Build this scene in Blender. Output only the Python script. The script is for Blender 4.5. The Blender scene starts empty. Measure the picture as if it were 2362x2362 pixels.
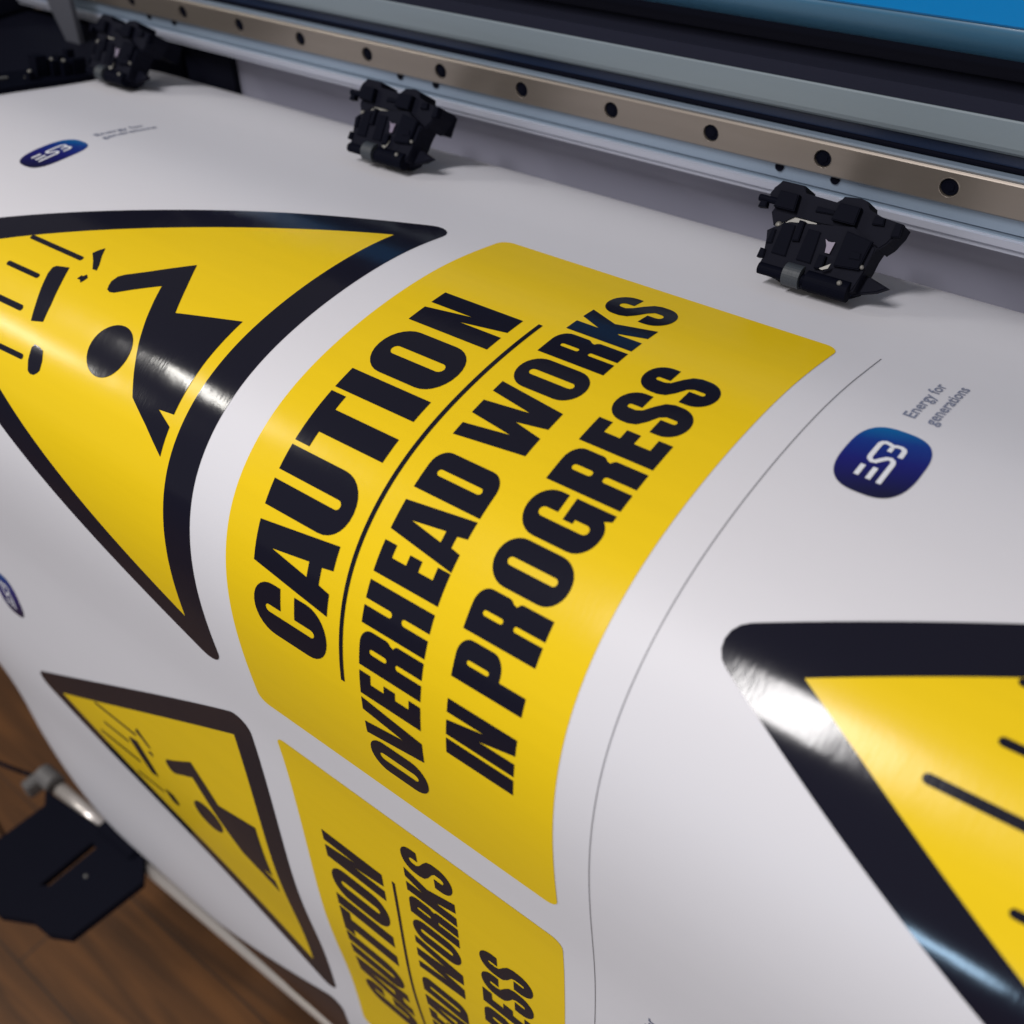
import bpy, bmesh, math, random
from mathutils import Vector, Matrix, geometry
import bisect as _b

# ------------------------------------------------------------------ scene, camera, light
scn = bpy.context.scene
C = scn.collection
S = 0.3077            # one layout unit (length of a caution panel) in metres
Z0 = 0.95             # height of the media line above the floor, metres
FLOOR = -3.087        # floor in layout units


def W(x, y, z):
    return Vector((x * S, y * S, z * S + Z0))


cam_d = bpy.data.cameras.new('camera')
cam = bpy.data.objects.new('camera', cam_d)
C.objects.link(cam)
scn.camera = cam
r_ = Vector((0.77016752, 0.63516375, -0.05838665))
u_ = Vector((-0.3650957, 0.51404638, 0.7761839))
f_ = Vector((-0.52301733, 0.57647491, -0.62779738))
cam.matrix_world = Matrix.Translation(W(0.97679393, -1.19331697, 0.78738529)) @ \
    Matrix((r_, u_, -f_)).transposed().to_4x4()
cam_d.sensor_width = 36
cam_d.lens = 38.55
cam_d.shift_x = 0.0401
cam_d.shift_y = -0.0378
cam_d.clip_start = 0.01
cam_d.clip_end = 100
cam_d.dof.use_dof = True
cam_d.dof.focus_distance = 0.46
cam_d.dof.aperture_fstop = 8.5

world = bpy.data.worlds.new('World')
scn.world = world
world.use_nodes = True
bg = world.node_tree.nodes['Background']
bg.inputs[0].default_value = (1.0, 0.95, 0.95, 1)
bg.inputs[1].default_value = 0.155

scn.view_settings.view_transform = 'Standard'
scn.view_settings.look = 'None'
scn.view_settings.exposure = 0.0
scn.view_settings.gamma = 1.0


def lamp(name, target, direction, dist, sx, sy, power, color, spin=0.0):
    d = bpy.data.lights.new(name, 'AREA')
    d.shape = 'RECTANGLE'
    d.size, d.size_y = sx, sy
    d.energy = power
    d.color = color
    o = bpy.data.objects.new(name, d)
    C.objects.link(o)
    v = Vector(direction).normalized()
    o.location = W(*target) + v * dist
    o.rotation_euler = v.to_track_quat('Z', 'Y').to_euler()
    o.rotation_euler.rotate_axis('Z', spin)
    return o


# ceiling panel behind the viewer, mirrored in the black border on the right
lamp('ceiling_lamp', (0.76, -0.5, -0.06), (-0.205, -0.55, 0.80), 2.2, 0.23, 0.74, 36, (1.0, 0.97, 0.96), 0.15)
# two small lamps off to the left, mirrored in the black and yellow of the left triangle
lamp('spot_lamp', (-0.17, -0.44, -0.05), (-0.705, -0.312, 0.635), 2.3, 0.30, 0.07, 6, (1.0, 0.97, 0.9))
lamp('spot_lamp', (-0.52, -0.50, -0.08), (-0.815, -0.44, 0.39), 2.4, 0.18, 0.06, 5, (1.0, 0.97, 0.9))
# added fill from the right behind the viewer, lifts the hanging vinyl
lamp('fill_lamp', (0.4, -0.6, -0.7), (0.55, -0.80, 0.22), 2.5, 1.2, 1.2, 17, (1.0, 0.93, 0.85))
# cool daylight from a low window far behind the viewer
lamp('window_light', (0.95, -0.6, -0.2), (-0.03, -0.97, -0.18), 2.0, 0.20, 0.12, 4.0, (0.50, 0.75, 1.0))


# ------------------------------------------------------------------ materials
def mat(name, col, rough=0.5, metal=0.0, spec=0.5, bump=None, noise=None, coat=0.0, aniso=None):
    m = bpy.data.materials.new(name)
    m.use_nodes = True
    nt = m.node_tree
    b = nt.nodes['Principled BSDF']
    b.inputs['Base Color'].default_value = (*col, 1)
    b.inputs['Roughness'].default_value = rough
    b.inputs['Metallic'].default_value = metal
    b.inputs['Specular IOR Level'].default_value = spec
    b.inputs['Coat Weight'].default_value = coat
    tc = nt.nodes.new('ShaderNodeTexCoord')
    if noise:                                   # colour variation: (scale xyz, amount)
        sc, amt = noise
        mp = nt.nodes.new('ShaderNodeMapping')
        mp.inputs['Scale'].default_value = sc
        n = nt.nodes.new('ShaderNodeTexNoise')
        n.inputs['Scale'].default_value = 1
        n.inputs['Detail'].default_value = 4
        mx = nt.nodes.new('ShaderNodeMix')
        mx.data_type = 'RGBA'
        mx.inputs[6].default_value = (*[c * (1 - amt) for c in col], 1)
        mx.inputs[7].default_value = (*[min(1, c * (1 + amt)) for c in col], 1)
        nt.links.new(tc.outputs['Object'], mp.inputs['Vector'])
        nt.links.new(mp.outputs[0], n.inputs['Vector'])
        nt.links.new(n.outputs['Fac'], mx.inputs[0])
        nt.links.new(mx.outputs[2], b.inputs['Base Color'])
    if bump:                                    # list of (scale xyz, strength, distance)
        prev = None
        for sc, st, dist in bump:
            mp = nt.nodes.new('ShaderNodeMapping')
            mp.inputs['Scale'].default_value = sc
            n = nt.nodes.new('ShaderNodeTexNoise')
            n.inputs['Scale'].default_value = 1
            n.inputs['Detail'].default_value = 3
            bp = nt.nodes.new('ShaderNodeBump')
            bp.inputs['Strength'].default_value = st
            bp.inputs['Distance'].default_value = dist
            nt.links.new(tc.outputs['Object'], mp.inputs['Vector'])
            nt.links.new(mp.outputs[0], n.inputs['Vector'])
            nt.links.new(n.outputs['Fac'], bp.inputs['Height'])
            if prev:
                nt.links.new(prev.outputs[0], bp.inputs['Normal'])
            prev = bp
        nt.links.new(prev.outputs[0], b.inputs['Normal'])
    return m


INKB = [((750, 150, 150), 0.55, 0.00004), ((60, 60, 60), 0.25, 0.0003), ((14, 3, 3), 0.30, 0.0020)]
SOFTB = [((14, 3, 3), 0.35, 0.0025), ((45, 30, 30), 0.30, 0.0004)]
M = dict(
    vinyl=mat('white_vinyl', (0.645, 0.64, 0.685), 0.46, spec=0.25, bump=SOFTB, noise=((3, 60, 60), 0.012)),
    black=mat('black_ink', (0.0085, 0.0085, 0.017), 0.13, spec=0.26, bump=INKB),
    yellow=mat('yellow_ink', (0.77, 0.530, 0.010), 0.25, spec=0.25, bump=INKB, noise=((5, 160, 160), 0.035)),
    white_ink=mat('unprinted_mark', (0.75, 0.76, 0.82), 0.4),
    grey_text=mat('navy_text_ink', (0.19, 0.21, 0.30), 0.4),
    hair=mat('cut_line_ink', (0.16, 0.16, 0.18), 0.5),
    plastic=mat('black_plastic', (0.0055, 0.006, 0.012), 0.6, spec=0.05),
    gloss_black=mat('black_glossy_part', (0.0035, 0.004, 0.0085), 0.55, spec=0.02),
    dark=mat('dark_interior', (0.013, 0.014, 0.026), 0.8, spec=0.1),
    rail=mat('ground_steel', (0.255, 0.222, 0.195), 0.36, metal=0.7, bump=[((3, 500, 900), 0.3, 0.0001)],
             noise=((6, 60, 60), 0.18)),
    band=mat('anodised_aluminium', (0.235, 0.30, 0.39), 0.4, metal=0.3, bump=[((2, 300, 600), 0.25, 0.0001)]),
    lip=mat('sheet_lit_aluminium', (0.40, 0.42, 0.50), 0.38, metal=0.3),  # lighter than the beam: the sheet's reflection is put into the colour
    slate=mat('slate_painted_panel', (0.150, 0.185, 0.215), 0.5, noise=((8, 60, 120), 0.08)),
    groove=mat('groove_shade', (0.006, 0.014, 0.04), 0.4),  # blue-black tone carries the shade inside the groove
    cover=mat('blue_cover_plastic', (0.001, 0.165, 0.44), 0.22, spec=0.5, coat=0.3),
    lipb=mat('shaded_blue_cover_plastic', (0.035, 0.11, 0.19), 0.35, spec=0.5),  # same cover plastic, the shade of its underside put into the colour
    platen=mat('grey_platen_paint', (0.26, 0.26, 0.33), 0.4, noise=((3, 6, 6), 0.05)),
    steel=mat('brushed_steel', (0.86, 0.80, 0.76), 0.34, metal=0.55),
    pale=mat('pale_metal_clip', (0.17, 0.165, 0.155), 0.4, metal=0.3),
    violet=mat('violet_grey_spring', (0.13, 0.105, 0.17), 0.4, metal=0.0),
    knurl=mat('grey_knurled_rubber', (0.030, 0.036, 0.045), 0.55, bump=[((900, 20, 20), 0.6, 0.0004)]),
    greyp=mat('grey_plastic_cap', (0.13, 0.125, 0.125), 0.5),
    strip=mat('grey_metal_strip', (0.10, 0.105, 0.13), 0.4, metal=0.3),
)

# badge ink: printed blue, running lighter towards the printer-side end
m = mat('blue_badge_ink', (0.012, 0.02, 0.16), 0.3)
nt = m.node_tree
at = nt.nodes.new('ShaderNodeAttribute')
at.attribute_name = 'run'
cr = nt.nodes.new('ShaderNodeValToRGB')
cr.color_ramp.elements[0].position = 0.0
cr.color_ramp.elements[0].color = (0.008, 0.008, 0.035, 1)
cr.color_ramp.elements[1].position = 1.0
cr.color_ramp.elements[1].color = (0.0, 0.12, 0.34, 1)
e = cr.color_ramp.elements.new(0.45)
e.color = (0.012, 0.012, 0.15, 1)
e = cr.color_ramp.elements.new(0.75)
e.color = (0.008, 0.03, 0.22, 1)
nt.links.new(at.outputs['Fac'], cr.inputs[0])
nt.links.new(cr.outputs[0], nt.nodes['Principled BSDF'].inputs['Base Color'])
M['badge'] = m

# wooden floor
m = mat('brown_wood_floor', (0.1, 0.05, 0.02), 0.45)
nt = m.node_tree
b = nt.nodes['Principled BSDF']
tc = nt.nodes.new('ShaderNodeTexCoord')
mp = nt.nodes.new('ShaderNodeMapping')
mp.inputs['Scale'].default_value = (1, 1, 1)
br = nt.nodes.new('ShaderNodeTexBrick')
br.inputs['Scale'].default_value = 1.0
br.inputs['Brick Width'].default_value = 1.1
br.inputs['Row Height'].default_value = 0.13
br.inputs['Mortar Size'].default_value = 0.0012
br.inputs['Color1'].default_value = (0.082, 0.032, 0.009, 1)
br.inputs['Color2'].default_value = (0.135, 0.052, 0.012, 1)
br.inputs['Mortar'].default_value = (0.045, 0.022, 0.011, 1)
mp2 = nt.nodes.new('ShaderNodeMapping')
mp2.inputs['Scale'].default_value = (2.5, 26, 1)
ns = nt.nodes.new('ShaderNodeTexNoise')
ns.inputs['Scale'].default_value = 1
ns.inputs['Detail'].default_value = 6
ns.inputs['Distortion'].default_value = 1.2
rp = nt.nodes.new('ShaderNodeValToRGB')
rp.color_ramp.elements[0].position = 0.35
rp.color_ramp.elements[0].color = (0.50, 0.50, 0.52, 1)
rp.color_ramp.elements[1].position = 0.7
rp.color_ramp.elements[1].color = (1.3, 1.3, 1.3, 1)
mx = nt.nodes.new('ShaderNodeMix')
mx.data_type = 'RGBA'
mx.blend_type = 'MULTIPLY'
mx.inputs[0].default_value = 1
nt.links.new(tc.outputs['Object'], mp.inputs[0])
nt.links.new(mp.outputs[0], br.inputs['Vector'])
nt.links.new(tc.outputs['Object'], mp2.inputs[0])
nt.links.new(mp2.outputs[0], ns.inputs['Vector'])
nt.links.new(ns.outputs['Fac'], rp.inputs[0])
nt.links.new(br.outputs['Color'], mx.inputs[6])
nt.links.new(rp.outputs[0], mx.inputs[7])
nt.links.new(mx.outputs[2], b.inputs['Base Color'])
M['wood'] = m

# ------------------------------------------------------------------ the media's bent profile
KN = [6.61, 4.01, 1.404, -0.4708, -0.0398, 1.4255, 1.0072, 1.4394, 3.3843, 4.4834, 2.1208, 0.8023, 0.1369,
      -0.658, -0.141, -0.058, 0.1326, 0.5212, 0.2272, -0.5, -0.2, 0.3, 0.4, 0.6, 1.9,
      6.0, 6.0, 3.0, 0.0]
SA, SB, NS = -0.5, 3.0, 280
DS = (SB - SA) / NS


def _k(s):
    t = (s - SA) / (SB - SA) * (len(KN) - 1)
    i = min(max(int(t), 0), len(KN) - 2)
    return KN[i] + (KN[i + 1] - KN[i]) * (t - i)


TH = [0.0]
for i in range(NS):
    TH.append(TH[-1] + (_k(SA + i * DS) + _k(SA + (i + 1) * DS)) / 2 * DS)
i0 = int(round(-SA / DS))
off0 = -0.18373582856588253 - TH[i0]
TH = [t + off0 for t in TH]
PY, PZ = [0.0], [0.0]
for i in range(NS):
    a = (TH[i] + TH[i + 1]) / 2
    PY.append(PY[-1] - math.cos(a) * DS)
    PZ.append(PZ[-1] - math.sin(a) * DS)
y0, z0 = PY[i0], PZ[i0]
PY = [v - y0 for v in PY]
PZ = [v - z0 for v in PZ]


def interp(A, s):
    t = (s - SA) / DS
    i = min(max(int(math.floor(t)), 0), NS - 1)
    return A[i] + (A[i + 1] - A[i]) * (t - i)


def sheet_n(s):
    a = interp(TH, s)
    return Vector((0, -math.sin(a), math.cos(a)))


def curl(u, s):
    # the loose left edge curls back a little on the hanging part
    a = max(0.0, (-1.02 - u) / .30)
    t = min(1.0, max(0.0, (s - 1.5) / .6))
    return -.032 * a * a * t * t * (3 - 2 * t)


def sheet_nu(u, s):
    e = 1e-3
    a = sheet_p(u + e, s) - sheet_p(u - e, s)
    b = sheet_p(u, s + e * 8) - sheet_p(u, s - e * 8)
    n = b.cross(a).normalized()
    return n if n.dot(sheet_n(s)) > 0 else -n


def sheet_p(u, s, off=0.0):
    n = sheet_n(s)
    off += curl(u, s)
    return W(u, interp(PY, s) + n.y * off, interp(PZ, s) + n.z * off)


# ------------------------------------------------------------------ object helpers
def link(o, parent=None, label=None, cat=None, group=None, kind=None):
    C.objects.link(o)
    if parent is not None:
        o.parent = parent
        o.matrix_parent_inverse = parent.matrix_world.inverted()
    if label: o['label'] = label
    if cat: o['category'] = cat
    if group: o['group'] = group
    if kind: o['kind'] = kind
    return o


def empty(name, loc, **kw):
    o = bpy.data.objects.new(name, None)
    o.empty_display_size = 0.02
    o.location = loc
    o.matrix_world = Matrix.Translation(loc)
    return link(o, **kw)


def from_bm(name, bm, m, parent=None, smooth=False, **kw):
    me = bpy.data.meshes.new(name)
    bmesh.ops.recalc_face_normals(bm, faces=bm.faces)
    bm.to_mesh(me)
    bm.free()
    me.materials.append(m)
    if smooth:
        for p in me.polygons: p.use_smooth = True
    o = bpy.data.objects.new(name, me)
    return link(o, parent, **kw)


def box(bm, x0, x1, y0, y1, z0, z1, bev=0.0):
    v = [bm.verts.new(W(x, y, z)) for x in (x0, x1) for y in (y0, y1) for z in (z0, z1)]
    fs = []
    for q in ((0, 1, 3, 2), (4, 6, 7, 5), (0, 4, 5, 1), (2, 3, 7, 6), (0, 2, 6, 4), (1, 5, 7, 3)):
        fs.append(bm.faces.new([v[i] for i in q]))
    if bev:
        es = list({e for f in fs for e in f.edges})
        bmesh.ops.bevel(bm, geom=es, offset=bev * S, segments=2, affect='EDGES')


def tube(bm, a, b, rad, seg=24, caps=True, r2=None):
    a, b = W(*a), W(*b)
    d = (b - a)
    q = d.to_track_quat('Z', 'Y').to_matrix().to_4x4()
    r = bmesh.ops.create_cone(bm, cap_ends=caps, segments=seg, radius1=rad * S,
                              radius2=(r2 if r2 is not None else rad) * S, depth=d.length)
    bmesh.ops.transform(bm, matrix=Matrix.Translation((a + b) / 2) @ q, verts=r['verts'])


def ball(bm, c, rad):
    r = bmesh.ops.create_uvsphere(bm, u_segments=14, v_segments=8, radius=rad * S)
    bmesh.ops.translate(bm, vec=W(*c), verts=r['verts'])


def prof_x(bm, pts, x0, x1):
    """closed (y, z) profile extruded along the machine"""
    a = [bm.verts.new(W(x0, y, z)) for y, z in pts]
    b = [bm.verts.new(W(x1, y, z)) for y, z in pts]
    n = len(pts)
    for i in range(n):
        j = (i + 1) % n
        bm.faces.new((a[i], a[j], b[j], b[i]))
    for vs in (a, b):
        tri = geometry.tessellate_polygon([[v.co for v in vs]])
        for t in tri:
            try: bm.faces.new([vs[i] for i in t])
            except ValueError: pass


def plate_poly(bm, pts3, thick):
    """planar outline in world units, extruded by the vector thick"""
    a = [bm.verts.new(p) for p in pts3]
    b = [bm.verts.new(p + thick) for p in pts3]
    n = len(a)
    for i in range(n):
        j = (i + 1) % n
        bm.faces.new((a[i], a[j], b[j], b[i]))
    for vs in (a, b):
        for t in geometry.tessellate_polygon([[v.co for v in vs]]):
            try: bm.faces.new([vs[i] for i in t])
            except ValueError: pass


# ------------------------------------------------------------------ printed shapes on the bent sheet
def printed(name, shapes, off, m, parent, run=None, **kw):
    """shapes: list of loops-lists [outer, hole, ...] in (u, s); laid on the sheet at height off"""
    bm = bmesh.new()
    for loops in shapes:
        vl = [[Vector((u, s, 0)) for u, s in lp] for lp in loops]
        flat = [v for lp in vl for v in lp]
        bv = [bm.verts.new(v) for v in flat]
        for t in geometry.tessellate_polygon(vl):
            if len(set(t)) == 3:
                try: bm.faces.new([bv[i] for i in t])
                except ValueError: pass
    ss = [v.co.y for v in bm.verts]
    lo, hi = min(ss), max(ss)
    k = math.ceil(lo / DS + 1e-4)
    while k * DS < hi - 1e-4:
        bmesh.ops.bisect_plane(bm, geom=bm.verts[:] + bm.edges[:] + bm.faces[:], dist=1e-6,
                               plane_co=(0, k * DS, 0), plane_no=(0, 1, 0))
        k += 1
    uv = [(v.co.x, v.co.y) for v in bm.verts]
    for v, (u, s) in zip(bm.verts, uv):
        v.co = sheet_p(u, s, off)
    bm.normal_update()
    me = bpy.data.meshes.new(name)
    bm.verts.index_update()
    flip = []
    for f in bm.faces:
        c = sum((uv[v.index][1] for v in f.verts)) / len(f.verts)
        if f.normal.dot(sheet_n(c)) < 0: flip.append(f)
    if flip: bmesh.ops.reverse_faces(bm, faces=flip)
    bm.to_mesh(me)
    bm.free()
    me.materials.append(m)
    for p in me.polygons: p.use_smooth = True
    me.normals_split_custom_set_from_vertices([tuple(sheet_nu(u, s) if u < -1 else sheet_n(s)) for u, s in uv])
    if run:
        at = me.attributes.new('run', 'FLOAT', 'POINT')
        for i, (u, s) in enumerate(uv): at.data[i].value = run(u, s)
    o = bpy.data.objects.new(name, me)
    return link(o, parent, **kw)


def arc(cx, cy, rx, ry, a0, a1, n=7):
    return [(cx + rx * math.cos(math.radians(a0 + (a1 - a0) * i / n)),
             cy + ry * math.sin(math.radians(a0 + (a1 - a0) * i / n))) for i in range(n + 1)]


def glyph(ch, w, h, st, hb):
    """heavy condensed capital in a w x h box (x right, y up); st stem, hb bar thickness.
    returns list of [outer, holes...]"""
    rx, ry = min(w / 2, st * 1.25), h * 0.25
    gap = max(w - 2 * st, w * 0.12)
    gr = gap / 2 * 0.98
    iy0, iy1 = hb, h - hb                       # inner slot
    cx = w / 2

    def rr(x0, y0, x1, y1, c=(1, 1, 1, 1), rx=rx, ry=ry):   # corners: bl br tr tl
        L = []
        L += arc(x0 + rx, y0 + ry, rx, ry, 180, 270) if c[0] else [(x0, y0)]
        L += arc(x1 - rx, y0 + ry, rx, ry, 270, 360) if c[1] else [(x1, y0)]
        L += arc(x1 - rx, y1 - ry, rx, ry, 0, 90) if c[2] else [(x1, y1)]
        L += arc(x0 + rx, y1 - ry, rx, ry, 90, 180) if c[3] else [(x0, y1)]
        return L

    slot = lambda a, b2: arc(cx, a + gr, gr, gr, 180, 360, 6) + arc(cx, b2 - gr, gr, gr, 0, 180, 6)
    xl, xr = cx - gr, cx + gr
    if ch == 'I': return [[[(0, 0), (w, 0), (w, h), (0, h)]]]
    if ch == 'O': return [[rr(0, 0, w, h, ry=h * .27, rx=w / 2 * .98), slot(iy0, iy1)]]
    if ch == 'D': return [[rr(0, 0, w, h, (0, 1, 1, 0), rx=w * .42, ry=h * .2), slot(iy0, iy1)]]
    if ch == 'U':
        o = [(0, h)] + arc(w / 2 * .98, h * .3, w / 2 * .98, h * .3, 180, 270) + \
            arc(w - w / 2 * .98, h * .3, w / 2 * .98, h * .3, 270, 360) + [(w, h), (xr, h)]
        o += arc(cx, iy0 + gr, gr, gr, 360, 180, 6) + [(xl, h)]
        return [[o]]
    if ch == 'T':
        a = (w - st) / 2
        t = hb * 1.0
        return [[[(a, 0), (a + st, 0), (a + st, h - t), (w, h - t), (w, h), (0, h), (0, h - t), (a, h - t)]]]
    if ch == 'H':
        m0, m1 = h * .42, h * .57
        o = [(0, 0), (xl, 0)] + arc(cx, m0 - gr, gr, gr, 180, 0, 5) + [(xr, 0), (w, 0), (w, h), (xr, h)] + \
            arc(cx, m1 + gr, gr, gr, 360, 180, 5) + [(xl, h), (0, h)]
        return [[o]]
    if ch == 'E':
        a = st
        t = hb * .98
        mw = w * .93
        return [[[(0, 0), (w, 0), (w, t), (a, t), (a, h * .5 - t * .5), (mw, h * .5 - t * .5),
                  (mw, h * .5 + t * .5), (a, h * .5 + t * .5), (a, h - t), (w, h - t), (w, h), (0, h)]]]
    if ch == 'A':
        t = w * .17
        b = st * 0.92
        return [[[(0, 0), (b, 0), (b + w * .04, h * .14), (w - b - w * .04, h * .14), (w - b, 0), (w, 0),
                  (w - w * .2, h), (w * .2, h)],
                 [(cx - w * .11, h * .30), (cx + w * .11, h * .30), (cx, h * .78)]]]
    if ch == 'V':
        return [[[(w * .24, 0), (w * .76, 0), (w, h), (w - st * .95, h), (cx, h * .33), (st * .95, h), (0, h)]]]
    if ch == 'W':
        q = w
        return [[[(q * .12, 0), (q * .42, 0), (q * .5, h * .42), (q * .58, 0), (q * .88, 0), (q, h),
                  (q * .80, h), (q * .70, h * .36), (q * .62, h), (q * .38, h), (q * .30, h * .36), (q * .20, h),
                  (0, h)]]]
    if ch == 'N':
        a = st * .84
        return [[[(0, 0), (a, 0), (a, h * .52), (w - a * 1.15, 0), (w, 0), (w, h), (w - a, h),
                  (w - a, h * .46), (a * 1.15, h), (0, h)]]]
    if ch == 'K':
        a = st
        return [[[(0, 0), (a, 0), (a, h * .34), (a + w * .03, h * .38), (w - st * 1.02, 0), (w, 0),
                  (w * .73, h * .55), (w, h), (w - st * 1.0, h), (a, h * .66), (a, h), (0, h)]]]
    if ch == 'P':
        o = [(0, 0), (st, 0), (st, h * .37)] + \
            arc(w - w * .42, h * .37 + h * .16, w * .42, h * .16, 270, 360) + \
            arc(w - w * .42, h - h * .18, w * .42, h * .18, 0, 90) + [(0, h)]
        s0, s1 = h * .37 + hb * .9, h - hb
        return [[o, arc(cx, s0 + gr, gr, gr, 180, 360, 5) + arc(cx, s1 - gr, gr, gr, 0, 180, 5)]]
    if ch == 'R':
        o = [(0, 0), (xl, 0)] + [(xl, h * .37)] + arc(cx, h * .39 - gr * .2, gr, gr * .8, 180, 0, 5) + \
            [(xr, 0), (w, 0), (w, h * .36)] + arc(w - w * .2, h * .40, w * .2, h * .08, 0, 60, 4) + \
            arc(w - w * .2, h * .60, w * .2, h * .10, 310, 360, 4) + \
            arc(w - w * .42, h - h * .18, w * .42, h * .18, 0, 90) + [(0, h)]
        s0, s1 = h * .39 + hb, h - hb
        return [[o, arc(cx, s0 + gr, gr, gr, 180, 360, 5) + arc(cx, s1 - gr, gr, gr, 0, 180, 5)]]
    R1, R2 = w / 2 * .98, h * .27
    if ch in 'CG':
        o = []
        gx, gy = (w, h * .62)
        o += [(xr, gy), (w, gy)] + arc(w - R1, h - R2, R1, R2, 0, 90) + arc(R1, h - R2, R1, R2, 90, 180) + \
            arc(R1, R2, R1, R2, 180, 270)
        if ch == 'C':
            o += arc(w - R1, R2, R1, R2, 270, 360) + [(w, h * .43), (xr, h * .43)]
            o += arc(cx, iy0 + gr, gr, gr, 360, 180, 6) + arc(cx, iy1 - gr, gr, gr, 180, 0, 6)
        else:
            o += arc(w - R1, R2, R1 * .80, R2, 270, 318) + [(w * .86, h * .0), (w, h * .0), (w, h * .52),
                                                              (cx * 1.02, h * .52), (cx * 1.02, h * .39), (xr, h * .39)]
            o += arc(cx, iy0 + gr, gr, gr, 360, 180, 6) + arc(cx, iy1 - gr, gr, gr, 180, 0, 6)
        return [[o]]
    if ch == 'S':
        # S as a thick ribbon: outer contour by hand on the box
        o = []
        o += [(0, h * .36)] + arc(R1, R2 * .95, R1, R2 * .95, 180, 270) + arc(w - R1, R2 * .95, R1, R2 * .95, 270, 360)
        o += [(w, h * .36), (w * .93, h * .46), (w * .74, h * .545), (w * .50, h * .63), (xl, h * .70)]
        o += arc(cx, h - hb - gr, gr, gr, 180, 0, 6)
        o += [(xr, h * .66), (w, h * .66)]
        o += arc(w - R1, h - R2 * .9, R1, R2 * .9, 0, 90) + arc(R1, h - R2 * .9, R1, R2 * .9, 90, 180)
        o += [(0, h * .66), (w * .06, h * .56), (w * .24, h * .475), (w * .48, h * .40), (xr, h * .33)]
        o += arc(cx, hb + gr, gr, gr, 360, 180, 6)
        o += [(xl, h * .36)]
        return [[o]]
    return []


LINES = [   # (u top, u base, stem, [(letter, s left, s right)])
    (0.0560, 0.1925, 0.0355, [('C', .792, .7085), ('A', .7075, .6105), ('U', .6095, .5255), ('T', .519, .4385),
                            ('I', .4315, .396), ('O', .3855, .2985), ('N', .2825, .205)]),
    (0.2500, 0.3510, 0.0245, [('O', .941, .8775), ('V', .874, .804), ('E', .7965, .757), ('R', .7475, .6905),
                            ('H', .6845, .6265), ('E', .616, .5755), ('A', .574, .5095), ('D', .505, .447),
                            ('W', .4235, .3225), ('O', .3185, .2585), ('R', .250, .1945), ('K', .187, .1235),
                            ('S', .1155, .052)]),
    (0.3915, 0.4920, 0.0245, [('I', .8035, .778), ('N', .772, .7155), ('P', .684, .630), ('R', .6225, .5675),
                            ('O', .560, .501), ('G', .4945, .433), ('R', .426, .3685), ('E', .360, .317),
                            ('S', .310, .2535), ('S', .2465, .191)]),
]
PW, PU, PS = 0.548, 1.580, 1.096               # panel width, column and row period


def rounded(u0, s0, u1, s1, r, n=6):
    return arc(u0 + r, s0 + r, r, r, 180, 270, n) + arc(u1 - r, s0 + r, r, r, 270, 360, n) + \
        arc(u1 - r, s1 - r, r, r, 0, 90, n) + arc(u0 + r, s1 - r, r, r, 90, 180, n)


def round_poly(P, r, n=6):
    out = []
    k = len(P)
    for i in range(k):
        p = Vector(P[i]); a = Vector(P[i - 1]); b = Vector(P[(i + 1) % k])
        da, db = (a - p).normalized(), (b - p).normalized()
        half = da.angle(db) / 2
        t = r / math.tan(half)
        c = p + (da + db).normalized() * (r / math.sin(half))
        p0, p1 = p + da * t, p + db * t
        a0 = math.atan2(p0.y - c.y, p0.x - c.x)
        a1 = math.atan2(p1.y - c.y, p1.x - c.x)
        while a1 - a0 > math.pi: a1 -= 2 * math.pi
        while a1 - a0 < -math.pi: a1 += 2 * math.pi
        out += [(c.x + r * math.cos(a0 + (a1 - a0) * j / n), c.y + r * math.sin(a0 + (a1 - a0) * j / n))
                for j in range(n + 1)]
    return out


def capsule(u0, s0, u1, s1, r):
    a, b = Vector((u0, s0)), Vector((u1, s1))
    ang = math.degrees(math.atan2(b.y - a.y, b.x - a.x))
    return arc(b.x, b.y, r, r, ang - 90, ang + 90, 5) + arc(a.x, a.y, r, r, ang + 90, ang + 270, 5)


EPS = 0.0007


def caution_panel(parent, du, dsv, label=None):
    pan = printed('caution_panel', [[rounded(du, dsv, du + PW, dsv + 1.0, 0.019)]], EPS, M['yellow'], parent,
                  label=label)
    shp = []
    for ut, ub, st, L in LINES:
        h = ub - ut
        for ch, sl, sr in L:
            hb = h * (.19 if ch in 'TE' else .165)
            for loops in glyph(ch, sl - sr, h, st if ch != 'I' else sl - sr, hb):
                shp.append([[(du + ub - y, dsv + sl - x) for x, y in lp] for lp in loops])
    printed('lettering', shp, 2 * EPS, M['black'], pan)
    printed('underline', [[[(du + .2150, dsv + .200), (du + .2215, dsv + .200), (du + .2215, dsv + .797),
                            (du + .2150, dsv + .797)]]], 2 * EPS, M['black'], pan)
    return pan


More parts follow.
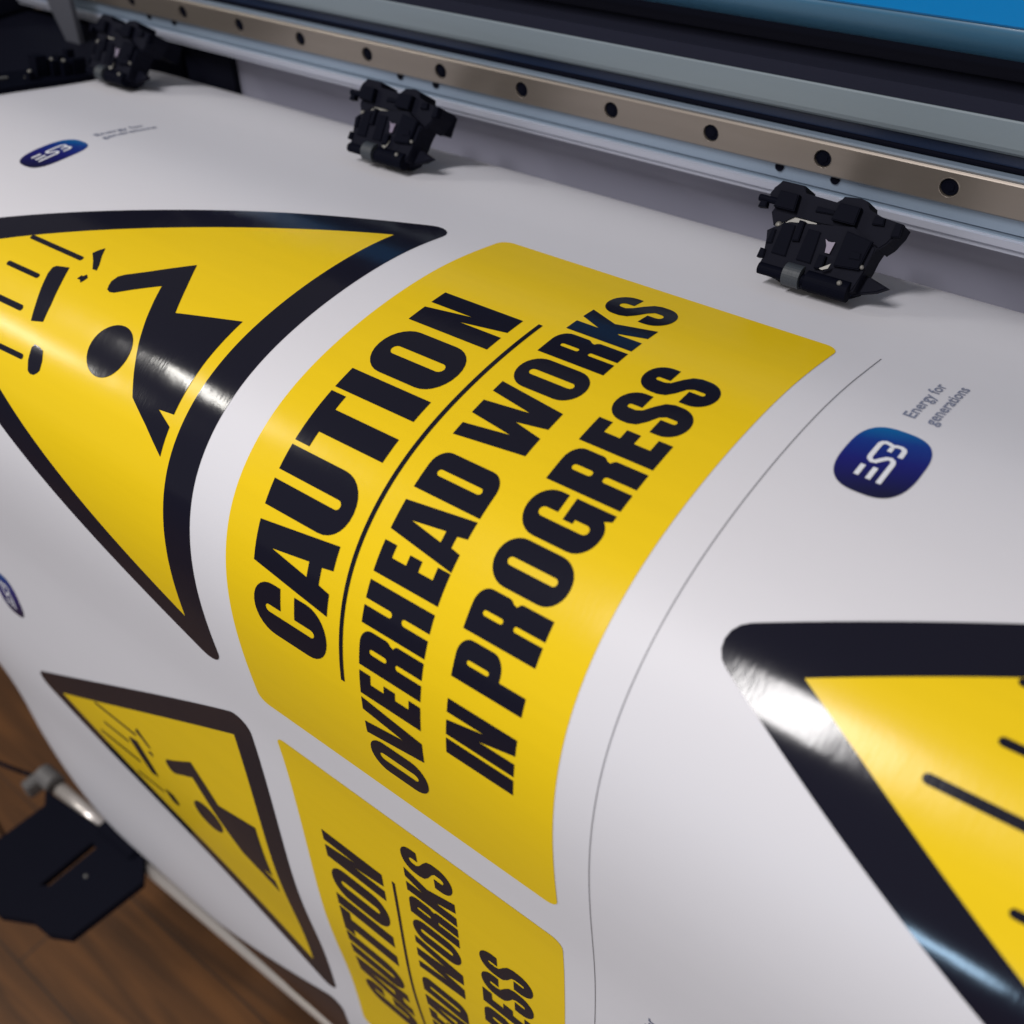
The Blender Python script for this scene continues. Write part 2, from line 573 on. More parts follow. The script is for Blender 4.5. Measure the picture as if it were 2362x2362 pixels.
G_, LT, T0, BW, AR = 0.076, 0.990, 0.007, 0.057, 1.018
BODY = [(-0.4258, 0.4433), (-0.4301, 0.436), (-0.4331, 0.4281), (-0.4305, 0.4158), (-0.4225, 0.4082),
        (-0.3906, 0.3867), (-0.3273, 0.339), (-0.2994, 0.3857), (-0.2736, 0.4316), (-0.1581, 0.3995),
        (-0.1575, 0.4805), (-0.1552, 0.5643), (-0.1862, 0.5679), (-0.1534, 0.5821),
        (-0.1527, 0.6257), (-0.1977, 0.5966), (-0.2444, 0.5704), (-0.2647, 0.539), (-0.2926, 0.4937),
        (-0.3114, 0.4597), (-0.3279, 0.4268), (-0.3409, 0.3997), (-0.3797, 0.4244), (-0.4083, 0.4436),
        (-0.4175, 0.4459)]
O1 = [(-0.5603, 0.4432), (-0.5332, 0.4366), (-0.5196, 0.468), (-0.5057, 0.5039), (-0.4986, 0.5338),
      (-0.5254, 0.5409), (-0.5372, 0.5148), (-0.5508, 0.4879), (-0.5631, 0.461), (-0.5651, 0.4483)]
O2 = [(-0.4909, 0.5698), (-0.4779, 0.57), (-0.4666, 0.573), (-0.4594, 0.5872), (-0.4578, 0.602), (-0.4624, 0.6079),
      (-0.4693, 0.6128), (-0.4779, 0.6142), (-0.4855, 0.6113), (-0.4923, 0.596), (-0.495, 0.5768)]
D1 = [(-0.5219, 0.3958), (-0.5173, 0.3866), (-0.5101, 0.378), (-0.5040, 0.3870), (-0.4999, 0.3933),
      (-0.4852, 0.411), (-0.4791, 0.4217), (-0.4888, 0.4225), (-0.5039, 0.4089)]
D2 = [(-0.4988, 0.4484), (-0.4966, 0.4398), (-0.4925, 0.4405), (-0.4882, 0.4349), (-0.4808, 0.4396),
      (-0.4830, 0.4470), (-0.4855, 0.4522), (-0.4915, 0.4480)]


def warning_triangle(parent, du, dsv, label=None, BW=BW):
    hgt = .866 * LT * AR
    P = [(du - G_ - hgt, dsv + T0 + LT / 2), (du - G_, dsv + T0), (du - G_, dsv + T0 + LT)]
    q = BW * math.sqrt(3)
    I = [(P[0][0] + 2 * BW * AR, P[0][1]), (P[1][0] - BW * AR, P[1][1] + q), (P[2][0] - BW * AR, P[2][1] - q)]
    tri = printed('warning_triangle', [[round_poly(P, 0.030), I]], EPS, M['black'], parent, label=label)
    printed('yellow_field', [[I]], EPS, M['yellow'], tri)
    mv = lambda L: [(du + u, dsv + s) for u, s in L]
    hd = [(-.335 + .0425 * math.cos(a * math.pi / 16), .5265 + .0425 * math.sin(a * math.pi / 16)) for a in range(32)]
    shp = [mv(BODY), mv(hd), mv(O1), mv(O2), mv(D1), mv(D2)]
    shp += [mv(capsule(*c)) for c in ((-.667, .4138, -.5308, .4134, .0045), (-.6600, .4735, -.5790, .4725, .0045),
                                      (-.7000, .5330, -.5640, .5300, .0052), (-.5980, .6000, -.5110, .5965, .0045))]
    printed('falling_object_pictogram', [[x] for x in shp], 2 * EPS, M['black'], tri)
    return tri


def ribbon(path, w):
    """mitred ribbon outline round a polyline"""
    L, R = [], []
    n = len(path)
    for i, p in enumerate(path):
        p = Vector(p)
        a = (p - Vector(path[i - 1])).normalized() if i else None
        b = (Vector(path[i + 1]) - p).normalized() if i < n - 1 else None
        if a is None: t, k = b, 1
        elif b is None: t, k = a, 1
        else:
            t = (a + b).normalized(); k = 1 / max(.5, t.dot(a))
        nn = Vector((-t.y, t.x)) * w / 2 * k
        L.append(tuple(p + nn)); R.append(tuple(p - nn))
    return L + R[::-1]


def logo(parent, du, dsv, label=None, words=True):
    cu, cs, hu, hs = .6930 + du, .2150 + dsv, .0430, .0625
    out = []
    for i in range(56):
        t = 2 * math.pi * i / 56
        c, s = math.cos(t), math.sin(t)
        ex = 2 / 2.8
        out.append((cu + hu * math.copysign(abs(c) ** ex, c), cs + hs * math.copysign(abs(s) ** ex, s)))
    bd = printed('logo_badge', [[out]], EPS, M['badge'], parent,
                 run=lambda u, s: min(1, max(0, (cs + hs - s) / (2 * hs) * .95 - (u - cu) * 3)), label=label)
    mv = lambda L: [(du + u, dsv + s) for u, s in L]
    main = [(.7045, .2545), (.7045, .2170), (.7030, .2125), (.6995, .2100), (.6955, .2115), (.6915, .2165),
            (.6875, .2225), (.6835, .2235), (.6800, .2205), (.6790, .2165), (.6790, .1905), (.6805, .1865),
            (.6835, .1845), (.6875, .1850), (.6925, .1872), (.6965, .1850), (.7010, .1845), (.7045, .1865),
            (.7062, .1905), (.7064, .2030)]
    w = .0056
    e1 = [(.6762, .2530), (.6762, .2335), (.6818, .2335), (.6818, .2530)]
    e2 = [(.6895, .2535), (.6895, .2320), (.6951, .2320), (.6951, .2535)]
    pr = [(.6900, .1990), (.6900, .1902), (.6952, .1902), (.6952, .1990)]
    printed('badge_lettering', [[mv(ribbon(main, w))], [mv(e1)], [mv(e2)], [mv(pr)]], 2 * EPS, M['white_ink'], bd)
    if words:
        for txt, ub, nm in (('Energy for', .6885, 'slogan'), ('generations', .7125, 'slogan')):
            cu_ = bpy.data.curves.new('t', 'FONT')
            cu_.body = txt
            cu_.size = 0.0205
            cu_.offset = 0.0003
            cu_.resolution_u = 2
            to = bpy.data.objects.new('t', cu_)
            C.objects.link(to)
            dg = bpy.context.evaluated_depsgraph_get()
            me = bpy.data.meshes.new_from_object(to.evaluated_get(dg))
            bpy.data.objects.remove(to)
            me.name = nm
            uv = []
            for v in me.vertices:
                x, y = v.co.x * 1.28, v.co.y
                uv.append((du + ub - y, dsv + .119 - x))
            for v, (u, s) in zip(me.vertices, uv): v.co = sheet_p(u, s, EPS)
            bmx = bmesh.new(); bmx.from_mesh(me)
            fl = [f for f in bmx.faces if f.normal.dot(sheet_n(uv[f.verts[0].index][1])) < 0]
            bmx.normal_update()
            fl = [f for f in bmx.faces if f.normal.dot(sheet_n(uv[f.verts[0].index][1])) < 0]
            if fl: bmesh.ops.reverse_faces(bmx, faces=fl)
            bmx.to_mesh(me); bmx.free()
            me.materials.clear(); me.materials.append(M['grey_text'])
            link(bpy.data.objects.new(nm, me), parent)
    return bd


# ------------------------------------------------------------------ floor
bm = bmesh.new()
v = [bm.verts.new((x, y, 0)) for x, y in ((-6, -5), (5, -5), (5, 5), (-6, 5))]
bm.faces.new(v)
fl = from_bm('floor', bm, M['wood'], kind='structure')

# ------------------------------------------------------------------ vinyl sheet
UL, UR = -1.325, 2.95
bm = bmesh.new()
sv = [SA + i * DS for i in range(NS + 1) if SA + i * DS < 2.96]
TK = 0.0012
UG = [UL + .03 * i for i in range(12)] + [-.8, -.4, .1, .6, 1.2, 1.8, 2.4, UR]
NU = len(UG) - 1
front = [[bm.verts.new(sheet_p(UG[j], s)) for j in range(NU + 1)] for s in sv]
back = [[bm.verts.new(sheet_p(UG[j], s, -TK)) for j in range(NU + 1)] for s in sv]
ln = []
for i in range(len(sv) - 1):
    for j in range(NU):
        bm.faces.new((front[i][j], front[i + 1][j], front[i + 1][j + 1], front[i][j + 1]))
        bm.faces.new((back[i][j], back[i][j + 1], back[i + 1][j + 1], back[i + 1][j]))
for i in range(len(sv) - 1):
    for j in (0, NU):
        q = (front[i][j], back[i][j], back[i + 1][j], front[i + 1][j])
        bm.faces.new(q if j == 0 else q[::-1])
for i in (0, len(sv) - 1):
    for j in range(NU):
        q = (front[i][j], front[i][j + 1], back[i][j + 1], back[i][j])
        bm.faces.new(q if i == 0 else q[::-1])
nf = len(sv) * (NU + 1)
me = bpy.data.meshes.new('vinyl_sheet')
bm.verts.index_update()
bm.to_mesh(me)
bm.free()
me.materials.append(M['vinyl'])
for p in me.polygons: p.use_smooth = True
vn = []
for k, s in enumerate(sv): vn += [tuple(sheet_nu(u, s) if u < -.9 else sheet_n(s)) for u in UG]
vn += [tuple(-Vector(n)) for n in vn]
loops_n = []
nquad = (len(sv) - 1) * NU * 2
for p in me.polygons:
    for li in p.loop_indices:
        loops_n.append(vn[me.loops[li].vertex_index] if p.index < nquad else tuple(p.normal))
me.normals_split_custom_set(loops_n)
sheet = bpy.data.objects.new('vinyl_sheet', me)
link(sheet, label='wide sheet of white vinyl printed with yellow caution signs, bent down over the printer front',
     cat='vinyl sheet')

caution_panel(sheet, 0, 0)
caution_panel(sheet, 0, PS)
warning_triangle(sheet, 0, 0)
warning_triangle(sheet, 0, PS)
warning_triangle(sheet, 0, 2 * PS - .085, label='lowest warning triangle, only its broad black corner clear of the steel rod', BW=.22)
warning_triangle(sheet, PU, 0)
warning_triangle(sheet, PU, PS)
caution_panel(sheet, PU, 0)
caution_panel(sheet, PU, PS)
logo(sheet, 0, 0)
logo(sheet, 0, PS + .026)
logo(sheet, -PU, 0)
logo(sheet, -PU - .010, PS + .012, words=False)
printed('cut_line', [[[(.5977, -.010), (.5988, -.010), (.5988, 2.15), (.5977, 2.15)]]], EPS, M['hair'], sheet)

# ------------------------------------------------------------------ printer
X0, X1 = -1.95, 3.2
prn = empty('large_format_printer', W(0.6, 0.4, FLOOR),
            label='wide format printer with steel rail, blue cover and black pinch rollers above the vinyl',
            cat='printer')

# support apron under the media
bm = bmesh.new()
pts = []
s = -0.42
while s < 1.1:
    n = sheet_n(s)
    o = -0.012 - max(0, s - .55) * .25
    pts.append((interp(PY, s) + n.y * o, interp(PZ, s) + n.z * o))
    s += 0.05
pts += [(-0.35, -0.75), (0.50, -0.75), (0.50, -0.16)]
prof_x(bm, pts[::-1], -1.27, 2.9)
from_bm('front_apron', bm, M['plastic'], prn)

# beam
bm = bmesh.new()
prof_x(bm, [(.386, .1), (.386, .019), (.392, .0185), (.392, .0165), (.381, .0155), (.3795, .012), (.3795, .003),
            (.383, .0), (.386, -.001), (.386, -.0035), (.3835, -.0045), (.3835, -.008), (.60, -.008), (.60, .1)], X0, X1)
from_bm('beam', bm, M['band'], prn)
bm = bmesh.new()
prof_x(bm, [(.3790, .0145), (.3765, .012), (.3765, .003), (.380, -.0003), (.3845, -.0040), (.3815, -.0055),
            (.3815, -.0085), (.3793, -.0085), (.3793, -.004), (.3770, -.001), (.3735, .002), (.3735, .013)], X0, X1)
from_bm('beam_lip', bm, M['lip'], prn)

# guide rail with counterbored screws
HX0, HD, NH = -1.227, 0.195, 26
RY, RZ0, RZ1 = 0.3755, 0.0440, 0.0965
rx0, rx1 = HX0 - 2.5 * HD, HX0 + (NH - 3 + .5) * HD
bm = bmesh.new()
hole_r = .0140
rail_c = []
for k in range(NH):
    xc = HX0 + (k - 2) * HD
    rail_c.append(xc)
    xa, xb = xc - HD / 2, xc + HD / 2
    outer = [(xa, RZ0 + .003), (xb, RZ0 + .003), (xb, RZ1 - .003), (xa, RZ1 - .003)]
    hole = [(xc + hole_r * math.cos(2 * math.pi * i / 28), .0705 + hole_r * math.sin(2 * math.pi * i / 28)) for i in
            range(28)]
    flat = [bm.verts.new(W(x, RY, z)) for x, z in outer + hole]
    for t in geometry.tessellate_polygon([[Vector((x, z, 0)) for x, z in outer],
                                          [Vector((x, z, 0)) for x, z in hole]]):
        bm.faces.new([flat[i] for i in t])
    hv = flat[4:]
    bk = [bm.verts.new(W(x, RY + .016, z)) for x, z in hole]
    for i in range(28):
        j = (i + 1) % 28
        bm.faces.new((hv[i], hv[j], bk[j], bk[i]))
bmesh.ops.remove_doubles(bm, verts=bm.verts, dist=1e-6)
prof = [(RY, RZ0 + .003), (RY + .003, RZ0), (.3855, RZ0), (.3855, RZ0 + .0001), (.420, RZ0 + .0002), (.420, RZ1),
        (RY + .003, RZ1), (RY, RZ1 - .003)]
a = [bm.verts.new(W(rx0, y, z)) for y, z in prof]
b = [bm.verts.new(W(rx1, y, z)) for y, z in prof]
for i in range(len(prof) - 1):
    bm.faces.new((a[i], a[i + 1], b[i + 1], b[i]))
me = bpy.data.meshes.new('guide_rail')
bmesh.ops.remove_doubles(bm, verts=bm.verts, dist=1e-6)
bmesh.ops.recalc_face_normals(bm, faces=bm.faces)
bm.to_mesh(me); bm.free()
me.materials.append(M['rail'])
rail = link(bpy.data.objects.new('guide_rail', me), prn)
scr = None
for xc in rail_c:
    bm = bmesh.new()
    tube(bm, (xc, RY + .0155, .0705), (xc, RY + .0035, .0705), .0128, 24)
    tube(bm, (xc, RY + .0035, .0705), (xc, RY + .0020, .0705), .0075, 6)
    from_bm('rail_screw', bm, M['gloss_black'], rail)
    bm = bmesh.new()
    rings = []
    for rr_, yy_ in ((.0142, RY - .0001), (.0147, RY - .0005), (.0154, RY - .0001)):
        rings.append([bm.verts.new(W(xc + rr_ * math.cos(2 * math.pi * i / 32), yy_, .0705 + rr_ * math.sin(2 * math.pi * i / 32)))
                      for i in range(32)])
    for a_, b_ in zip(rings, rings[1:]):
        for i in range(32):
            bm.faces.new((a_[i], a_[(i + 1) % 32], b_[(i + 1) % 32], b_[i]))
    from_bm('hole_rim', bm, M['rail'], rail, smooth=True)

# groove above the rail, slate panel, dark opening
bm = bmesh.new()
prof_x(bm, [(.402, .0975), (.402, .1235), (.60, .1235), (.60, .1005), (.4205, .1005), (.4205, .0975)], X0, X1)
from_bm('groove', bm, M['groove'], prn)
bm = bmesh.new()
prof_x(bm, [(.404, .1240), (.3945, .1275), (.3885, .1330), (.3860, .1400), (.3860, .1760), (.3880, .1780),
            (.60, .1780), (.60, .1240)], X0, X1)
from_bm('slate_panel', bm, M['slate'], prn, smooth=False)
bm = bmesh.new()
prof_x(bm, [(.3985, .1005), (.3960, .1035), (.3960, .1065), (.3985, .1085), (.4015, .1085), (.4015, .1005)], X0, X1)
from_bm('groove_shadow_strip', bm, M['gloss_black'], prn)  # black strip standing for the shadow line above the rail
bm = bmesh.new()
box(bm, X0, X1, .625, 1.2, -.6, 1.0)
from_bm('inner_housing', bm, M['dark'], prn)
bm = bmesh.new()
box(bm, X0, X1, .47, .62, .2005, .237)
from_bm('inner_housing', bm, M['dark'], prn)
bm = bmesh.new()
box(bm, X0, X1, .3895, .615, .1785, .20)
from_bm('inner_ledge', bm, M['dark'], prn)

# blue cover: rolled lower edge, then a tall face
bm = bmesh.new()
pts = []
for i in range(13):
    a = math.radians(270 - 90 * i / 12)
    pts.append((.47 + .10 * math.cos(a), .3015 + .066 * math.sin(a)))
pts += [(.62, .3015), (.62, .238)]
prof_x(bm, pts, X0, X1)
cv = from_bm('cover_lip', bm, M['lipb'], prn)
for p in cv.data.polygons: p.use_smooth = len(p.vertices) == 4
bm = bmesh.new()
prof_x(bm, [(.3690, .3020), (.3665, .305), (.3665, .40), (.375, .43), (.40, .455), (.62, .455), (.62, .3020)], X0, X1)
from_bm('blue_cover', bm, M['cover'], prn)
# grey platen behind the pinch rollers
bm = bmesh.new()
box(bm, -1.162, .665, .45, .47, -.30, -.0085)
from_bm('platen_plate', bm, M['platen'], prn)
bm = bmesh.new()
box(bm, .69, X1, .452, .47, -.30, -.0085)
from_bm('platen_plate', bm, M['platen'], prn)
bm = bmesh.new()
box(bm, .666, .689, .44, .47, -.30, -.009)
from_bm('platen_joint', bm, M['plastic'], prn)
bm = bmesh.new()
box(bm, -1.95, -1.163, .435, .47, -.30, -.009, .003)
from_bm('black_end_plate', bm, M['plastic'], prn)
# left housing and the edge clamp along the media
bm = bmesh.new()
box(bm, -3.2, -1.34, -.30, .434, -.75, -.035, .01)
from_bm('side_housing', bm, M['plastic'], prn)
bm = bmesh.new()
box(bm, -3.2, -1.955, .20, .62, -.034, 1.0, .01)
from_bm('side_tower', bm, M['plastic'], prn)
bm = bmesh.new()
plate_poly(bm, [W(-1.715, .30, .16), W(-1.60, .30, .16), W(-1.566, .30, .07), W(-1.572, .30, -.055), W(-1.625, .30, -.045)], Vector((0, .004, 0)))
from_bm('support_strut', bm, M['strip'], prn)

# edge clamp: thin black bar on the sheet's left edge with small silver fittings
bm = bmesh.new()
pts_a = []
for i in range(17):
    s = -0.16 + i * .035
    pts_a.append(s)
for i in range(16):
    s0, s1 = pts_a[i], pts_a[i + 1]
    vs = [bm.verts.new(sheet_p(u, s, o)) for u in (-1.42, -1.285) for s, o in
          ((s0, -.003), (s0, .012), (s1, .012), (s1, -.003))]
    a_, b_ = vs[:4], vs[4:]
    for q in ((0, 1), (1, 2), (2, 3), (3, 0)):
        bm.faces.new((a_[q[0]], a_[q[1]], b_[q[1]], b_[q[0]]))
    bm.faces.new(a_); bm.faces.new(b_[::-1])
bmesh.ops.remove_doubles(bm, verts=bm.verts, dist=1e-6)
ec = from_bm('edge_clamp', bm, M['gloss_black'], prn)
for (u, s, l) in ((-1.335, .10, .05), (-1.36, .02, .025), (-1.34, -.03, .02), (-1.35, .18, .03)):
    bm = bmesh.new()
    p0, p1 = sheet_p(u, s, .014), sheet_p(u, s + l, .014)
    d = p1 - p0
    r = bmesh.ops.create_cone(bm, cap_ends=True, segments=10, radius1=.0035 * S, radius2=.0035 * S, depth=d.length)
    bmesh.ops.transform(bm, matrix=Matrix.Translation((p0 + p1) / 2) @ d.to_track_quat('Z', 'Y').to_matrix().to_4x4(),
                        verts=r['verts'])
    from_bm('clamp_pin', bm, M['pale'], ec)

random.seed(5)
for k in range(9):
    u = random.uniform(-1.46, -1.32)
    s = random.uniform(-.16, .30)
    a_, b_, h_ = random.uniform(.012, .03), random.uniform(.012, .035), random.uniform(.012, .045)
    bm = bmesh.new()
    v8 = [bm.verts.new(sheet_p(u + i, s + j, .011 + k_)) for i in (0, a_) for j in (0, b_) for k_ in (0, h_)]
    for q in ((0, 1, 3, 2), (4, 6, 7, 5), (0, 4, 5, 1), (2, 3, 7, 6), (0, 2, 6, 4), (1, 5, 7, 3)):
        bm.faces.new([v8[i] for i in q])
    hb_ = from_bm('hinge_block', bm, M['gloss_black'], ec)
    if k % 2 == 0:
        bm = bmesh.new()
        rr_ = bmesh.ops.create_uvsphere(bm, u_segments=10, v_segments=6, radius=.0045 * S)
        bmesh.ops.translate(bm, vec=sheet_p(u + a_ / 2, s + b_ / 2, .012 + h_), verts=rr_['verts'])
        from_bm('screw_head', bm, M['pale'], hb_)

# ------------------------------------------------------------------ pinch roller assemblies (fixed to the beam)
PD = Vector((0, .10, .14)).normalized()
PN = Vector((1, 0, 0)).cross(PD)          # points back/down
if PN.y < 0: PN = -PN
OUT = [(-0.1249, 0.1572), (-0.0905, 0.1573), (-0.0858, 0.1455), (-0.0369, 0.1437), (-0.0313, 0.1559), (-0.008, 0.1589),
       (0.0032, 0.1566), (0.0078, 0.1451), (0.0283, 0.1414), (0.0579, 0.1389), (0.0564, 0.1274), (0.0487, 0.1092),
       (0.0406, 0.0983), (0.0378, 0.0862), (0.0364, 0.0706), (0.0311, 0.036), (0.0125, 0.0242), (-0.0106, 0.0226),
       (-0.0272, 0.0205), (-0.0405, 0.0199), (-0.0637, 0.0231), (-0.0903, 0.0235), (-0.1051, 0.0287),
       (-0.1098, 0.0368), (-0.1061, 0.0485), (-0.117, 0.0841), (-0.1089, 0.0902), (-0.119, 0.0942), (-0.1245, 0.1113),
       (-0.1192, 0.1192), (-0.1343, 0.1182), (-0.1368, 0.1347), (-0.1325, 0.1449)]


def AP(xc, x, t, d=0.0):
    p = Vector((xc + x, .11, -.02)) + PD * t + PN * d
    return W(*p)


def prism(bm, xc, pts, d0, d1, bev=0.0):
    n0 = set(bm.faces)
    a = [bm.verts.new(AP(xc, x, t, d0)) for x, t in pts]
    b = [bm.verts.new(AP(xc, x, t, d1)) for x, t in pts]
    n = len(pts)
    for i in range(n):
        j = (i + 1) % n
        bm.faces.new((a[i], a[j], b[j], b[i]))
    fa = bm.faces.new(a)
    bm.faces.new(b[::-1])
    if bev:
        bmesh.ops.bevel(bm, geom=list(fa.edges), offset=bev * S, segments=2, affect='EDGES')


def ptube(bm, xc, x0, t0, d0, x1, t1, d1, rad, seg=20):
    a, b = AP(xc, x0, t0, d0), AP(xc, x1, t1, d1)
    d = b - a
    r = bmesh.ops.create_cone(bm, cap_ends=True, segments=seg, radius1=rad * S, radius2=rad * S, depth=d.length)
    bmesh.ops.transform(bm, matrix=Matrix.Translation((a + b) / 2) @ d.to_track_quat('Z', 'Y').to_matrix().to_4x4(),
                        verts=r['verts'])


def pinch(xc, mark):
    bm = bmesh.new()
    # main holder: two stepped shells
    lower = [p for p in OUT[12:27]] + [(-.104, .095), (-.0892, .1030), (-.0432, .1100), (0.0, .118)]
    prism(bm, xc, lower, .000, .045, .002)
    upper = [(-.119, .1192)] + [OUT[31]] + OUT[32:] + OUT[0:12] + [(.040, .0984), (0.0, .1185), (-.0432, .1115),
                                                                 (-.0892, .1145), (-.100, .100), (-.115, .0945),
                                                                 (-.1245, .1113)]
    prism(bm, xc, upper, .010, .060, .002)
    bmesh.ops.triangulate(bm, faces=[f for f in bm.faces if len(f.verts) > 4])
    root = from_bm('pinch_roller_holder', bm, M['plastic'], prn)
    # arm back to the beam
    bm = bmesh.new()
    prism(bm, xc, [(-.12, .10), (-.09, .10), (-.09, .148), (-.12, .148)], .061, .14)
    prism(bm, xc, [(-.03, .11), (.0, .11), (.0, .148), (-.03, .148)], .061, .14)
    from_bm('mounting_arm', bm, M['plastic'], root)
    # roller with rubber sleeves
    bm = bmesh.new()
    ptube(bm, xc, -.108, .031, .002, .022, .031, .002, .0085)
    from_bm('roller_shaft', bm, M['gloss_black'], root, smooth=False)
    bm = bmesh.new()
    ptube(bm, xc, -.068, .0335, .003, -.043, .0335, .003, .0165, 28)
    from_bm('knurled_sleeve', bm, M['knurl'], root)
    bm = bmesh.new()
    ptube(bm, xc, -.036, .0325, .004, .026, .0325, .004, .0145, 28)
    from_bm('roller', bm, M['gloss_black'], root)
    # foot shaped as the shadow beside the roller, cross pins and small tabs
    bm = bmesh.new()
    prism(bm, xc, [(.026, .060), (.040, .062), (.070, .054), (.056, .044), (.020, .030)], .020, .030, .002)
    from_bm('shadow_foot', bm, M['plastic'], root)
    bm = bmesh.new()
    ptube(bm, xc, -.146, .126, .004, -.110, .126, .004, .0050, 12)
    from_bm('pivot_pin', bm, M['gloss_black'], root)
    for (x, t, w_, h_, d_) in ((-.142, .112, .012, .010, -.002), (-.116, .044, .010, .014, -.004), (.050, .118, .012, .020, .004),
                               (-.075, .078, .010, .030, -.006), (.012, .074, .016, .012, -.010),
                               (-.030, .050, .012, .020, -.008), (-.110, .066, .008, .022, -.003),
                               (.020, .128, .016, .012, .004), (-.062, .126, .030, .008, .006)):
        bm = bmesh.new()
        prism(bm, xc, [(x, t), (x + w_, t + .002), (x + w_ * .9, t + h_), (x + .001, t + h_)], d_, d_ + .012, .0012)
        from_bm('tab', bm, M['gloss_black'], root)
    # raised ribs on the face
    bm = bmesh.new()
    for x in (-.098, -.060):
        prism(bm, xc, [(x, .055), (x + .022, .055), (x + .020, .100), (x + .002, .100)], -.003, -.0005, .0010)
    prism(bm, xc, [(-.005, .060), (.030, .064), (.034, .105), (-.004, .110)], -.008, -.0005, .0015)
    prism(bm, xc, [(-.120, .118), (-.088, .118), (-.090, .142), (-.118, .142)], -.002, .0095, .0015)
    prism(bm, xc, [(-.034, .120), (.0, .120), (.0, .145), (-.030, .145)], -.002, .0095, .0015)
    from_bm('face_ribs', bm, M['gloss_black'], root)
    # small bright fittings
    bm = bmesh.new()
    prism(bm, xc, [(-.108, .090), (-.055, .104), (-.055, .1180), (-.100, .1180), (-.108, .105)], .012, .018)
    from_bm('tension_plate', bm, M['pale'], root)
    bm = bmesh.new()
    prism(bm, xc, [(-.0295, .0925), (-.0245, .0900), (-.0195, .0902), (-.0150, .0915), (-.0160, .0820), (-.0170, .0745),
                   (-.0235, .0745), (-.0250, .0840)], -.004, -.0015)
    from_bm('spring_clip', bm, M['violet'], root)
    bm = bmesh.new()
    if mark:
        prism(bm, xc, [(-.0202, .0510), (-.0070, .0612), (-.0085, .0540), (-.0160, .0500)], -.0125, -.0112)
    else:
        prism(bm, xc, [(-.024, .048), (-.013, .050), (-.008, .061), (-.011, .050), (-.016, .0445)], -.0125, -.0112)
    from_bm('wire_clip', bm, M['pale'], root)
    for (x, t, d, r) in ((.013, .0400, -.0085, .0038), (.0321, .0688, -.0035, .0032), (-.1040, .0955, .004, .0050)):
        bm = bmesh.new()
        rr_ = bmesh.ops.create_uvsphere(bm, u_segments=12, v_segments=8, radius=r * S)
        bmesh.ops.translate(bm, vec=AP(xc, x, t, d), verts=rr_['verts'])
        from_bm('screw_head', bm, M['pale'], root)
    return root


PX = (-1.165, -.353, .472)
for i, x in enumerate(PX): pinch(x, i == 2)
pinch(1.297, True)
# small fixing screws on the beam over each holder
for x in PX + (1.297,):
    for dx in (-.212, -.118):
        bm = bmesh.new()
        tube(bm, (x + dx, .3862, .0375), (x + dx, .3835, .0375), .0075, 12)
        from_bm('beam_screw', bm, M['gloss_black'], prn)

# ------------------------------------------------------------------ take-up end: tension bar, bracket, cable
bar = empty('tension_bar_unit', W(-1.2, -.55, -2.08),
            label='thin polished steel tension bar on a black slotted bracket below the vinyl', cat='tension bar')
bm = bmesh.new()
tube(bm, (-1.08, -.528, -2.115), (3.0, -.426, -2.115), .0175, 28)
o = from_bm('tension_rod', bm, M['steel'], bar)
for p in o.data.polygons: p.use_smooth = len(p.vertices) == 4
bm = bmesh.new()
tube(bm, (-1.490, -.528, -2.112), (-1.25, -.526, -2.112), .0240, 28)
o = from_bm('end_sleeve', bm, M['steel'], bar)
for p in o.data.polygons: p.use_smooth = len(p.vertices) == 4
bm = bmesh.new()
tube(bm, (-1.575, -.530, -2.095), (-1.505, -.530, -2.095), .033, 24)
box(bm, -1.595, -1.555, -.60, -.53, -2.14, -2.085, .004)
from_bm('end_cap', bm, M['greyp'], bar)
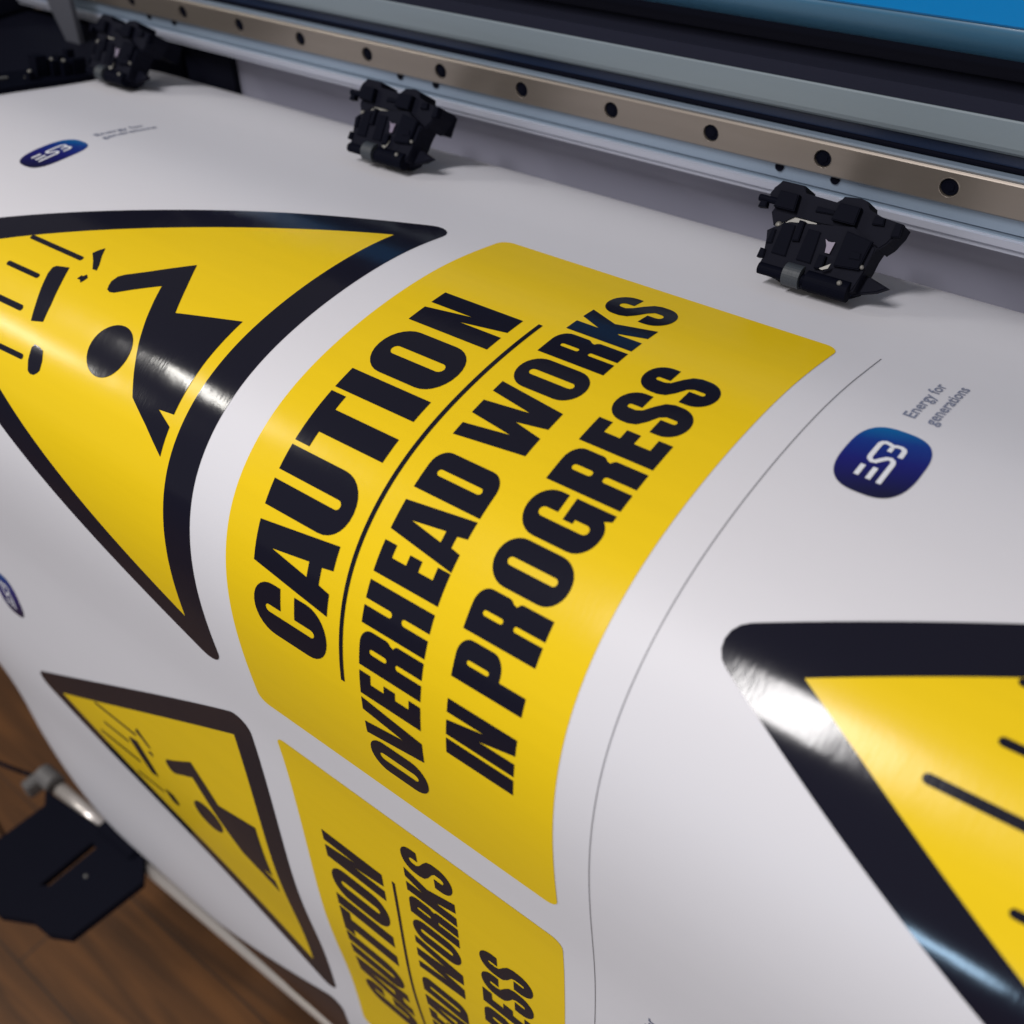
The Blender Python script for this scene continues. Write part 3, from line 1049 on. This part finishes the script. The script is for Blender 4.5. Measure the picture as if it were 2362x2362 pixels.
br_out = [(-1.50, -.565), (-1.29, -.545), (-1.22, -.535), (-1.054, -.520), (-.990, -.574), (-.994, -.613), (-1.013, -.803),
          (-1.073, -.837), (-1.144, -.842), (-1.235, -.892), (-1.52, -.90), (-1.461, -.752), (-1.452, -.600)]
slot = [(-1.221, -.585), (-1.195, -.592), (-1.200, -.750), (-1.226, -.768)]
bm = bmesh.new()
zt, zb = -2.078, -2.105
for zz in (zt, zb):
    flat = [bm.verts.new(W(x, y, zz)) for x, y in br_out + slot]
    for t in geometry.tessellate_polygon([[Vector((x, y, 0)) for x, y in br_out], [Vector((x, y, 0)) for x, y in slot]]):
        bm.faces.new([flat[i] for i in t])
    if zz == zt: top = flat
for L in (range(0, 13), range(13, 17)):
    L = list(L)
    for i in range(len(L)):
        a, b = L[i], L[(i + 1) % len(L)]
        bm.faces.new((top[a], top[b], flat[b], flat[a]))
from_bm('bracket', bm, M['plastic'], bar)
bm = bmesh.new()
box(bm, -1.245, -1.075, -.552, -.490, -2.125, -2.062, .006)
from_bm('rod_clamp', bm, M['plastic'], bar)
bm = bmesh.new()
box(bm, -1.22, -1.08, -.50, .40, -2.19, -2.106, .006)
from_bm('bracket_arm', bm, M['plastic'], bar)
bm = bmesh.new()
box(bm, -1.25, -1.05, .40, .56, FLOOR, -.76, .01)
from_bm('stand_leg', bm, M['plastic'], prn)
bm = bmesh.new()
box(bm, 2.60, 2.80, .40, .56, FLOOR, -.76, .01)
from_bm('stand_leg', bm, M['plastic'], prn)
bm = bmesh.new()
ball(bm, (-1.14, -.665, -2.078), .006)
from_bm('screw_head', bm, M['pale'], bar)

bm = bmesh.new()
P_ = [(-1.60, -.56, -2.09), (-1.66, -.565, -2.12), (-1.75, -.60, -2.10), (-1.9, -.64, -2.10), (-2.1, -.62, -2.3), (-2.2, -.6, -3.07)]
for a, b in zip(P_, P_[1:]): tube(bm, a, b, .007, 10)
from_bm('cable', bm, M['plastic'], smooth=True, label='thin black cable running off from the grey cap of the tension bar',
        cat='cable')

# ------------------------------------------------------------------ render settings
scn.render.engine = 'CYCLES'
scn.cycles.max_bounces = 6
